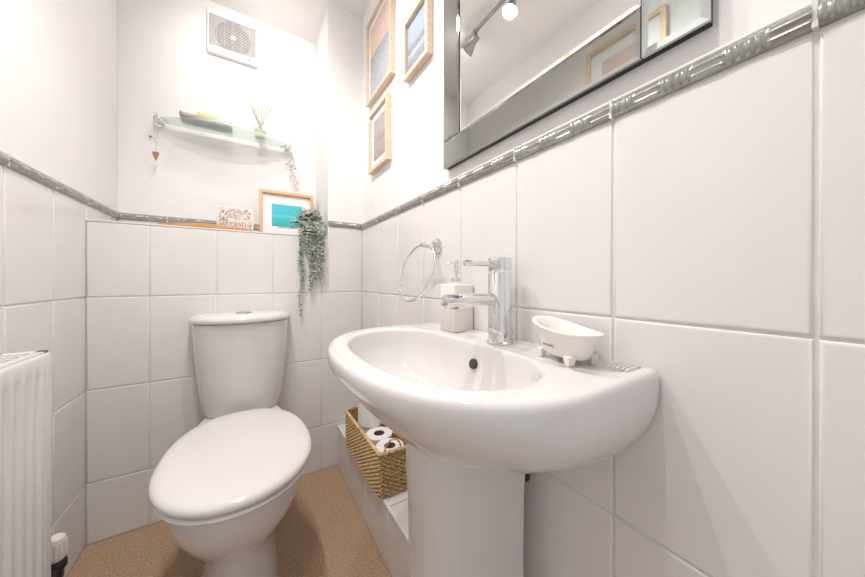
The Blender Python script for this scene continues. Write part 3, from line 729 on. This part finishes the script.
bm = bmesh.new(); lathe(bm, (fx1 - .034, fy - .024, fz0 + .018), [(.0045, 0), (.0045, .0012), (.003, .002)], (0, -1, 0), 16); part('indicator', bm, M['red'], fan, label='dark red indicator light')

# ------------------------------------------------------------------ glass shelf with its ornaments
SZ = 1.663
shelf = thing('glass_shelf', 'bow-fronted frosted glass shelf on two chrome brackets', 'shelf', (-.075, YR, SZ))
bm = bmesh.new(); x0, x1 = -.342, .188
top = []
for k in range(41):
    t = k/40; x = x0 + (x1 - x0)*t; top.append((x, YR - .055 - .112*math.sin(PI*t)**.9))
outl = [(x0, YR - .018)] + top + [(x1, YR - .018)]
loft(bm, [[(x, y, SZ - .003) for x, y in outl], [(x, y, SZ + .003) for x, y in outl]])
part('glass', bm, M['frost'], shelf, 30)
for s, xb in ((-1, x0 - .004), (1, x1 + .004)):
    bm = bmesh.new()
    lathe(bm, (xb, YR + .0, SZ), [(.021, 0), (.021, .006), (.019, .009), (.010, .011), (.009, .03), (.0125, .034), (.014, .046), (.0125, .058), (.006, .062)], (0, -1, 0), 28)
    part('wall_boss', bm, M['chrome'], shelf)
    bm = bmesh.new(); cyl(bm, (xb + s*.006, YR - .046, SZ), (xb - s*.030, YR - .050, SZ), .0105, 20, .002); box(bm, min(xb, xb - s*.04), max(xb, xb - s*.04), YR - .058, YR - .036, SZ - .0095, SZ + .0095, bev=.003)
    part('glass_clamp', bm, M['chrome'], shelf)
bm = bmesh.new(); zt = SZ + .0035
TRY = YR - .095
box(bm, -.255, -.062, TRY - .045, TRY + .045, zt, zt + .005, bev=.001); box(bm, -.255, -.062, TRY - .045, TRY - .041, zt + .001, zt + .016, bev=.0015); box(bm, -.255, -.062, TRY + .041, TRY + .045, zt + .001, zt + .016, bev=.0015)
box(bm, -.255, -.249, TRY - .045, TRY + .045, zt + .001, zt + .018, bev=.0015); box(bm, -.068, -.062, TRY - .045, TRY + .045, zt + .001, zt + .016, bev=.0015)
single('tray', bm, M['traygrey'], 'slim grey tray on the left half of the glass shelf', 'tray', (-.16, TRY, zt))
bm = bmesh.new(); box(bm, -.195, -.120, TRY - .038, TRY + .020, zt + .0052, zt + .034, bev=.006, seg=3)
single('soap_bar', bm, M['soap'], 'amber soap bar lying in the grey tray', 'soap', (-.14, TRY, zt + .005))
dif = thing('reed_diffuser', 'small pale green reed diffuser bottle with wooden reeds on glass shelf', 'reed diffuser', (.055, YR - .085, zt))
bm = bmesh.new(); lathe(bm, (.055, YR - .085, zt), [(.022, 0), (.0245, .002), (.025, .03), (.020, .036), (.012, .041), (.010, .043), (.010, .047), (.011, .048)], n=28)
part('bottle', bm, M['diff'], dif)
for dx, dy in ((-.045, .01), (-.028, -.01), (-.010, .02), (.012, -.005), (.034, .01), (.052, -.012), (-.034, .016)):
    bm = bmesh.new(); k = random.uniform(.9, 1.1); tube(bm, [(.055 - dx*.12, YR - .085 - dy*.1, zt + .03), (.055 + dx, YR - .085 + dy, zt + .030 + .140*k)], .0021, 6)
    part('reed', bm, M['reed'], dif)
# hanging pendant on the left bracket
hx_, hy_ = x0 - .004, YR - .050
pend = thing('hanging_pendant', 'terracotta heart-shaped pendant on a twine loop at the shelf end', 'ornament', (hx_, hy_, SZ))
bm = bmesh.new(); tube(bm, [(hx_ - .002, hy_ - .0135, SZ + .02), (hx_ - .008, hy_ - .014, SZ - .01), (hx_ - .006, hy_ - .013, SZ - .05), (hx_ - .001, hy_ - .012, SZ - .098)], .0009, 6)
tube(bm, [(hx_ + .002, hy_ - .0135, SZ + .02), (hx_ + .010, hy_ - .014, SZ - .01), (hx_ + .006, hy_ - .013, SZ - .05), (hx_ + .001, hy_ - .012, SZ - .098), (hx_, hy_ - .012, SZ - .156)], .0009, 6)
tube(bm, [(hx_ - .002, hy_ - .0135, SZ + .02), (hx_, hy_ - .004, SZ + .028), (hx_ + .002, hy_ - .0135, SZ + .02)], .0009, 6)
part('twine', bm, M['twine'], pend)
bm = bmesh.new(); lathe(bm, (hx_, hy_ - .012, SZ - .112), [(.002, 0), (.0065, .003), (.008, .008), (.0065, .013), (.002, .016)], n=16); part('bead', bm, M['matt'], pend)
bm = bmesh.new()
hp = [(0, -.028), (.005, -.015), (.010, -.002), (.0115, .005), (.009, .0085), (.004, .0085), (0, .0065), (-.004, .0085), (-.009, .0085), (-.0115, .005), (-.010, -.002), (-.005, -.015)]
hc = (hx_ - .001, SZ - .164)
loft(bm, [[(hc[0] + x*s_, hy_ - .012 + d, hc[1] + z*s_ * 1.15) for x, z in hp] for s_, d in ((.8, -.004), (1, -.0015), (1, .0015), (.8, .004))])
part('heart', bm, M['terra'], pend, 50)
# beaded garland on the right bracket
gx, gy = x1 + .006, YR - .050
gar = thing('bead_garland', 'tangled string of clear and silver beads hanging from the right shelf end', 'ornament', (gx, gy, SZ))
bm = bmesh.new(); rnd = random.Random(11); path = []
nodes = [(0.002, .020), (-.008, -.02), (-.018, -.045), (-.022, -.065), (-.010, -.072), (.006, -.055), (.012, -.075), (.0, -.09), (-.010, -.098), (.004, -.112), (.018, -.105), (.024, -.12), (.012, -.132), (.020, -.15), (.014, -.17)]
pts = [Vector((gx + a, gy - .016 + rnd.uniform(-.006, .002), SZ + b)) for a, b in nodes]
tube(bm, pts, .0008, 5)
tube(bm, [Vector((gx + .004, gy - .016, SZ + .02)), Vector((gx + .012, gy - .016, SZ - .03)), Vector((gx + .018, gy - .016, SZ - .10)), Vector((gx + .024, gy - .016, SZ - .16))], .0008, 5)
part('string', bm, M['bead'], gar)
bm = bmesh.new()
for k in range(64):
    i = rnd.randrange(2, len(pts) - 1); t = rnd.random(); p = pts[i]*(1-t) + pts[i+1 if i+1 < len(pts) else i]*t if i + 1 < len(pts) else pts[i]
    p = p + Vector((rnd.uniform(-.013, .013), rnd.uniform(-.004, .002), rnd.uniform(-.008, .008))); r = rnd.uniform(.0028, .0055)
    u = Vector((rnd.uniform(-1, 1), rnd.uniform(-1, 1), rnd.uniform(-1, 1))); lathe(bm, p, [(.0005, -r), (r*.8, -r*.3), (r*.8, r*.3), (.0005, r)], u, 6)
part('beads', bm, M['bead'], gar, None)
bm = bmesh.new(); lathe(bm, (-.375, YR + .001, SZ - .073), [(.0012, 0), (.0012, .014), (.0035, .0145), (.0035, .017)], (0, -1, 0), 12)
single('wall_nail', bm, M['dark'], 'tiny dark nail in the wall left of the hanging heart', 'nail', (-.375, YR, SZ - .073))

# ------------------------------------------------------------------ trailing plant
pcx, pcy = .262, YB + .052
plant = thing('trailing_plant', 'grey-green trailing plant spilling over the ledge beside the column', 'plant', (pcx, pcy, ZLEDGE))
bm = bmesh.new(); lathe(bm, (pcx, pcy, ZLEDGE + .0005), [(.028, 0), (.030, .002), (.036, .055), (.038, .057), (.038, .062), (.034, .062), (.033, .05)], n=28)
part('pot', bm, M['pot'], plant)
rnd = random.Random(5)
stems = bmesh.new(); lv = [bmesh.new(), bmesh.new()]
def leaf(bm, p, d, nrm, L, W):
    d = d.normalized(); s = d.cross(nrm).normalized(); n2 = s.cross(d)
    rows = [(0, .10, 0), (.25, .8, .06), (.55, 1, .05), (.82, .68, -.02), (1.0, .12, -.1)]
    prev = None
    for t, w_, h in rows:
        c = p + d*L*t + n2*L*h
        cur = [bm.verts.new(c - s*W*w_*.5 + n2*W*.10*w_), bm.verts.new(c), bm.verts.new(c + s*W*w_*.5 + n2*W*.10*w_)]
        if prev:
            for i in (0, 1): bm.faces.new((prev[i], prev[i+1], cur[i+1], cur[i]))
        prev = cur
def strand(x, ztip, y, big=1.0, xs=None):
    xs = pcx + (x - pcx)*.6 if xs is None else xs
    pts = [Vector((xs, pcy - .01, ZLEDGE + .055)), Vector((xs + (x-xs)*.4, YB - .005, ZLEDGE + .065)), Vector((x, y - .012, ZLEDGE + .02))]
    z = ZLEDGE - .02
    while z > ztip:
        pts.append(Vector((x + rnd.uniform(-.006, .006) , y + rnd.uniform(-.006, .003), z))); z -= .035
    pts.append(Vector((x, y, ztip)))
    # dense
    P2 = []
    for a, b in zip(pts, pts[1:]):
        n = max(1, int((b - a).length/.011))
        for i in range(n): P2.append(a.lerp(b, i/n))
    tube(stems, P2, .0011, 5)
    for i, p in enumerate(P2):
        frac = i/len(P2)
        if p.y > YB - .004 and p.z < ZLEDGE + .03: continue
        a0 = rnd.uniform(0, 2*PI)
        for s in range(2):
            a = a0 + PI*s + rnd.uniform(-.5, .5)
            d = Vector((math.cos(a), -abs(math.sin(a))*.8, rnd.uniform(-.7, .3)))
            L = rnd.uniform(.010, .017)*big*(1 - .25*frac)
            leaf(lv[0 if rnd.random() < .72 else 1], p, d, Vector((rnd.uniform(-.5, .5), -1, rnd.uniform(.1, 1))), L, L*rnd.uniform(.75, .95))
for x, zt_, y, b in ((.212, .760, YB - .018, 1.0), (.218, .88, YB - .020, .9), (.206, 1.0, YB - .022, 1), (.252, .885, YB - .020, 1.1), (.262, .90, YB - .026, 1.15), (.275, .93, YB - .022, 1.1), (.290, .95, YB - .030, 1.1), (.300, .92, YB - .020, 1.0), (.310, .955, YB - .025, 1.05), (.270, 1.02, YB - .034, 1.1), (.245, 1.04, YB - .03, 1.1), (.235, 1.06, YB - .02, 1), (.296, 1.03, YB - .036, 1.1)):
    strand(x, zt_, y, b)
# crown of short upright shoots
for k in range(120):
    a = rnd.uniform(0, 2*PI); el = rnd.uniform(.05, 1.35); R = rnd.uniform(.03, .080)
    tip = Vector((pcx + math.cos(a)*math.cos(el)*R*1.0, pcy - .01 + math.sin(a)*math.cos(el)*R*.8, ZLEDGE + .058 + math.sin(el)*R*1.05))
    tip.x = min(tip.x, XCOL - .012) if tip.y > YB else min(tip.x, XR)
    base = Vector((pcx + rnd.uniform(-.02, .02), pcy + rnd.uniform(-.015, .015), ZLEDGE + .05))
    tube(stems, [base, base.lerp(tip, .5) + Vector((0, 0, .006)), tip], .001, 5)
    for i in range(7):
        t = .3 + .7*i/6; p = base.lerp(tip, t); a1 = rnd.uniform(0, 2*PI)
        d = Vector((math.cos(a1), math.sin(a1)*.8 - .25, rnd.uniform(-.2, .6)))
        L = rnd.uniform(.012, .018); 
        if p.x + d.normalized().x*L > XCOL - .002 and p.y > YB - .01: d.x = -abs(d.x)
        leaf(lv[0 if rnd.random() < .7 else 1], p, d, Vector((rnd.uniform(-.4, .4), -.6, 1)), L, L*.9)
# one pale sprig reaching left
tube(stems, [(pcx - .02, pcy, ZLEDGE + .055), (pcx - .05, pcy - .02, ZLEDGE + .065), (pcx - .083, pcy - .03, ZLEDGE + .060)], .001, 5)
for i in range(26):
    p = Vector((pcx - .035 - .05*rnd.random(), pcy - .02 + rnd.uniform(-.012, .01), ZLEDGE + .05 + rnd.uniform(-.018, .022)))
    leaf(lv[1], p, Vector((rnd.uniform(-1, .3), rnd.uniform(-.6, .2), rnd.uniform(-.4, .5))), Vector((0, -.7, 1)), .014, .012)
part('stems', stems, M['stem'], plant)
part('leaves', lv[0], M['leaf'], plant, None); part('pale_leaves', lv[1], M['leafpale'], plant, None, label='paler silvery leaves')

# ------------------------------------------------------------------ basket and toilet rolls
bx0, bx1, by0, by1, bz0, bz1 = .368, .502, .925, 1.337, ZBOX + .002, .355
bas = thing('wicker_basket', 'golden woven rectangular basket of toilet rolls on the low tiled ledge', 'basket', ((bx0+bx1)/2, (by0+by1)/2, bz0))
def rrect(ins, r, n_per=.0045):
    a0, a1, c0, c1 = bx0 + ins, bx1 - ins, by0 + ins, by1 - ins; pts = []
    def arc(cx, cy, s):
        for k in range(5):
            t = s + PI/2*k/4; pts.append(Vector((cx + r*math.cos(t), cy + r*math.sin(t))))
    arc(a1 - r, c1 - r, 0); arc(a0 + r, c1 - r, PI/2); arc(a0 + r, c0 + r, PI); arc(a1 - r, c0 + r, 3*PI/2)
    out = []; n = len(pts); per = 0
    for i in range(n):
        a, b = pts[i], pts[(i+1) % n]; L = (b - a).length; k = max(1, round(L/n_per))
        for j in range(k): out.append(a.lerp(b, j/k))
    return out
bm = bmesh.new(); nrow = 21
for rrow in range(nrow):
    z = bz0 + .004 + (bz1 - bz0 - .012)*rrow/(nrow - 1); ins = .001
    base = rrect(ins + .0035, .010); n = len(base); pts = []; cnt = round(n/5)*2
    for i, p in enumerate(base):
        a, b = base[i-1], base[(i+1) % n]; d = (b - a).normalized(); nn = Vector((d.y, -d.x))
        ph = math.sin(2*PI*i/n*(cnt/2) + PI*rrow); q = p + nn*(.0029*ph)
        pts.append((q.x, q.y, z))
    tube(bm, pts, .0029, 6, True)
part('woven_side', bm, M['wicker'], bas, 80)
bm = bmesh.new(); R_ = [[(p.x, p.y, z) for p in rrect(i_, .008, .02)] for i_, z in ((.0075, bz0), (.0045, bz1 - .004), (.0095, bz1 - .004), (.0115, bz0 + .004))]
loft(bm, R_, True, True)
part('liner', bm, M['wicker_in'], bas)
bm = bmesh.new()
for off, dz in ((0, 0), (.004, .002)):
    base = rrect(.0035 + off - .001, .011); n = len(base)
    tube(bm, [(p.x, p.y, bz1 + dz + .0012*math.sin(i*.9 + off*800)) for i, p in enumerate(base)], .0038, 8, True)
part('rim', bm, M['wicker'], bas, 80)
for yy, s in ((by0 + .012, -1), (by1 - .012, 1)):
    bm = bmesh.new(); xc = (bx0 + bx1)/2 - (.012 if s < 0 else 0)
    for ph in (0, PI):
        pts = []
        for k in range(31):
            t = PI*k/30; c = Vector((xc + .030*math.cos(t), yy, bz1 - .003 + .040*math.sin(t))); a = k*.9 + ph
            pts.append(c + Vector((math.cos(t)*math.cos(a), math.sin(a), math.sin(t)*math.cos(a)))*.0018)
        tube(bm, pts, .0022, 7)
    part('handle', bm, M['wicker'], bas, 80)
def roll(loc, label, axis='Z', rot=0):
    t = thing('toilet_roll', label, 'toilet roll', loc, rot, 'toilet rolls in the basket')
    r0, h = .051, .112
    bm = bmesh.new(); rg = [[(r*math.cos(2*PI*k/40), r*math.sin(2*PI*k/40), z) for k in range(40)] for r, z in ((.0205, .001), (r0 - .002, 0), (r0, .002), (r0, h - .002), (r0 - .002, h), (.0205, h - .0005))]
    loft(bm, rg, False, False); part('paper', bm, M['paper'], t, 40, local=True)
    bm = bmesh.new(); rg = [[(r*math.cos(2*PI*k/32), r*math.sin(2*PI*k/32), z) for k in range(32)] for r, z in ((.0205, .001), (.0205, h), (.0195, h), (.0195, .001))]
    R = loft(bm, rg, False, False); n = 32
    for i in range(n): bm.faces.new((R[-1][i], R[-1][(i+1) % n], R[0][(i+1) % n], R[0][i]))
    part('core', bm, M['card'], t, 40, local=True, label='brown cardboard tube')
    return t
rxc = (bx0 + bx1)/2; rzb = bz0 + .022
roll((rxc, .990, rzb + .002), 'toilet roll at the near end of the wicker basket')
roll((rxc, 1.092, rzb + .002), 'second toilet roll from the near end of the basket')
roll((rxc, 1.194, rzb + .002), 'toilet roll standing beneath the raised one in the basket')
roll((rxc + .001, 1.190, rzb + .1145), 'toilet roll stacked on top of the others in the basket')

# ------------------------------------------------------------------ mirror
mir = thing('wall_mirror', 'large rectangular mirror with a smoked glass border on the right wall', 'mirror', (XR, .438, 1.267))
my0, my1, mz0, mz1 = .134, .742, 1.269, 2.069; mf = XR - .0185; b_ = .079
bm = bmesh.new(); box(bm, XR - .012, XR + .001, my0 + .003, my1 - .003, mz0 + .002, mz1 - .002)
part('backing', bm, M['black'], mir, label='black backing board')
def bevelled(y0, y1, z0, z1, x, bw=.006, bd=.0012):
    bm = bmesh.new(); g = .0009
    y0 += g; y1 -= g; z0 += g; z1 -= g
    r = [[(x + dx, y0 + i, z0 + i), (x + dx, y1 - i, z0 + i), (x + dx, y1 - i, z1 - i), (x + dx, y0 + i, z1 - i)] for i, dx in ((0, .0065), (0, bd), (bw, 0))]
    r = [[(a, b, c) for a, b, c in q] for q in r]
    loft(bm, r, True, True); return bm
part('centre_glass', bevelled(my0 + b_, my1 - b_, mz0 + b_, mz1 - b_, mf + .0015, .006), M['mirror'], mir, None)
part('frame_strip', bevelled(my1 - b_, my1, mz0 + b_, mz1, mf), M['smoked'], mir, None)
part('frame_strip', bevelled(my0 + b_, my1, mz0, mz0 + b_, mf), M['smoked'], mir, None)
part('frame_strip', bevelled(my0, my0 + b_, mz0, mz1 - b_, mf, .009), M['tinted'], mir, None)
part('frame_strip', bevelled(my0, my1 - b_, mz1 - b_, mz1, mf), M['smoked'], mir, None)

# ------------------------------------------------------------------ ceiling track light
trk = thing('track_light', 'silver ceiling track light with four cone spotlights', 'ceiling light', (-.05, .80, ZC))
tx = -.052
bm = bmesh.new(); cyl(bm, (tx, .12, ZC - .035), (tx, 1.38, ZC - .035), .0095, 16, .002)
part('track', bm, M['steel'], trk)
bm = bmesh.new(); lathe(bm, (tx, .70, ZC + .001), [(.050, 0), (.050, .018), (.046, .022), (.012, .024), (.012, .036)], (0, 0, -1), 32)
part('ceiling_rose', bm, M['steel'], trk)
heads = (((tx, 1.25), (.09, YR, 1.95)), ((tx, .98), (.30, 1.0, 1.2)), ((tx, .62), (-.25, .9, .0)), ((tx, .26), (.30, -.1, 1.0)))
for i, ((hx0, hy0), aim) in enumerate(heads):
    piv = Vector((hx0, hy0, ZC - .085)); d = (Vector(aim) - piv).normalized()
    bm = bmesh.new(); cyl(bm, (hx0, hy0, ZC - .040), piv, .006, 12); lathe(bm, (hx0, hy0, ZC - .052), [(.011, 0), (.012, .004), (.012, .024), (.009, .027)], n=16)
    lathe(bm, piv - d*.022, [(.010, 0), (.0135, .003), (.014, .030), (.020, .046), (.036, .085), (.0365, .087), (.034, .086), (.018, .048), (.012, .044)], d, 28)
    hd = part('spot_head', bm, M['steel'], trk)
    bm = bmesh.new(); lathe(bm, piv + d*.030, [(.016, 0), (.024, .014), (.026, .022), (.018, .027)], d, 24)
    part('bulb', bm, M['bulb'], hd, label='lit bulb')
    for kind, watt in (('SPOT', LAMP_W[i]), ('POINT', FILL_W[i])):      # the beam, and an added point fill that brightens ceiling and upper walls
        ld = bpy.data.lights.new('spot_and_fill_light', kind); ld.energy = watt * 4; ld.shadow_soft_size = .022; ld.color = (1.0, 0.965, 0.935)
        if kind == 'SPOT': ld.spot_size = math.radians((115, 150, 150, 150)[i]); ld.spot_blend = 0.9
        lo = bpy.data.objects.new('spot_and_fill_light', ld); COL.objects.link(lo); lo.location = piv + d*.068; lo.rotation_euler = d.to_track_quat('-Z', 'Y').to_euler()
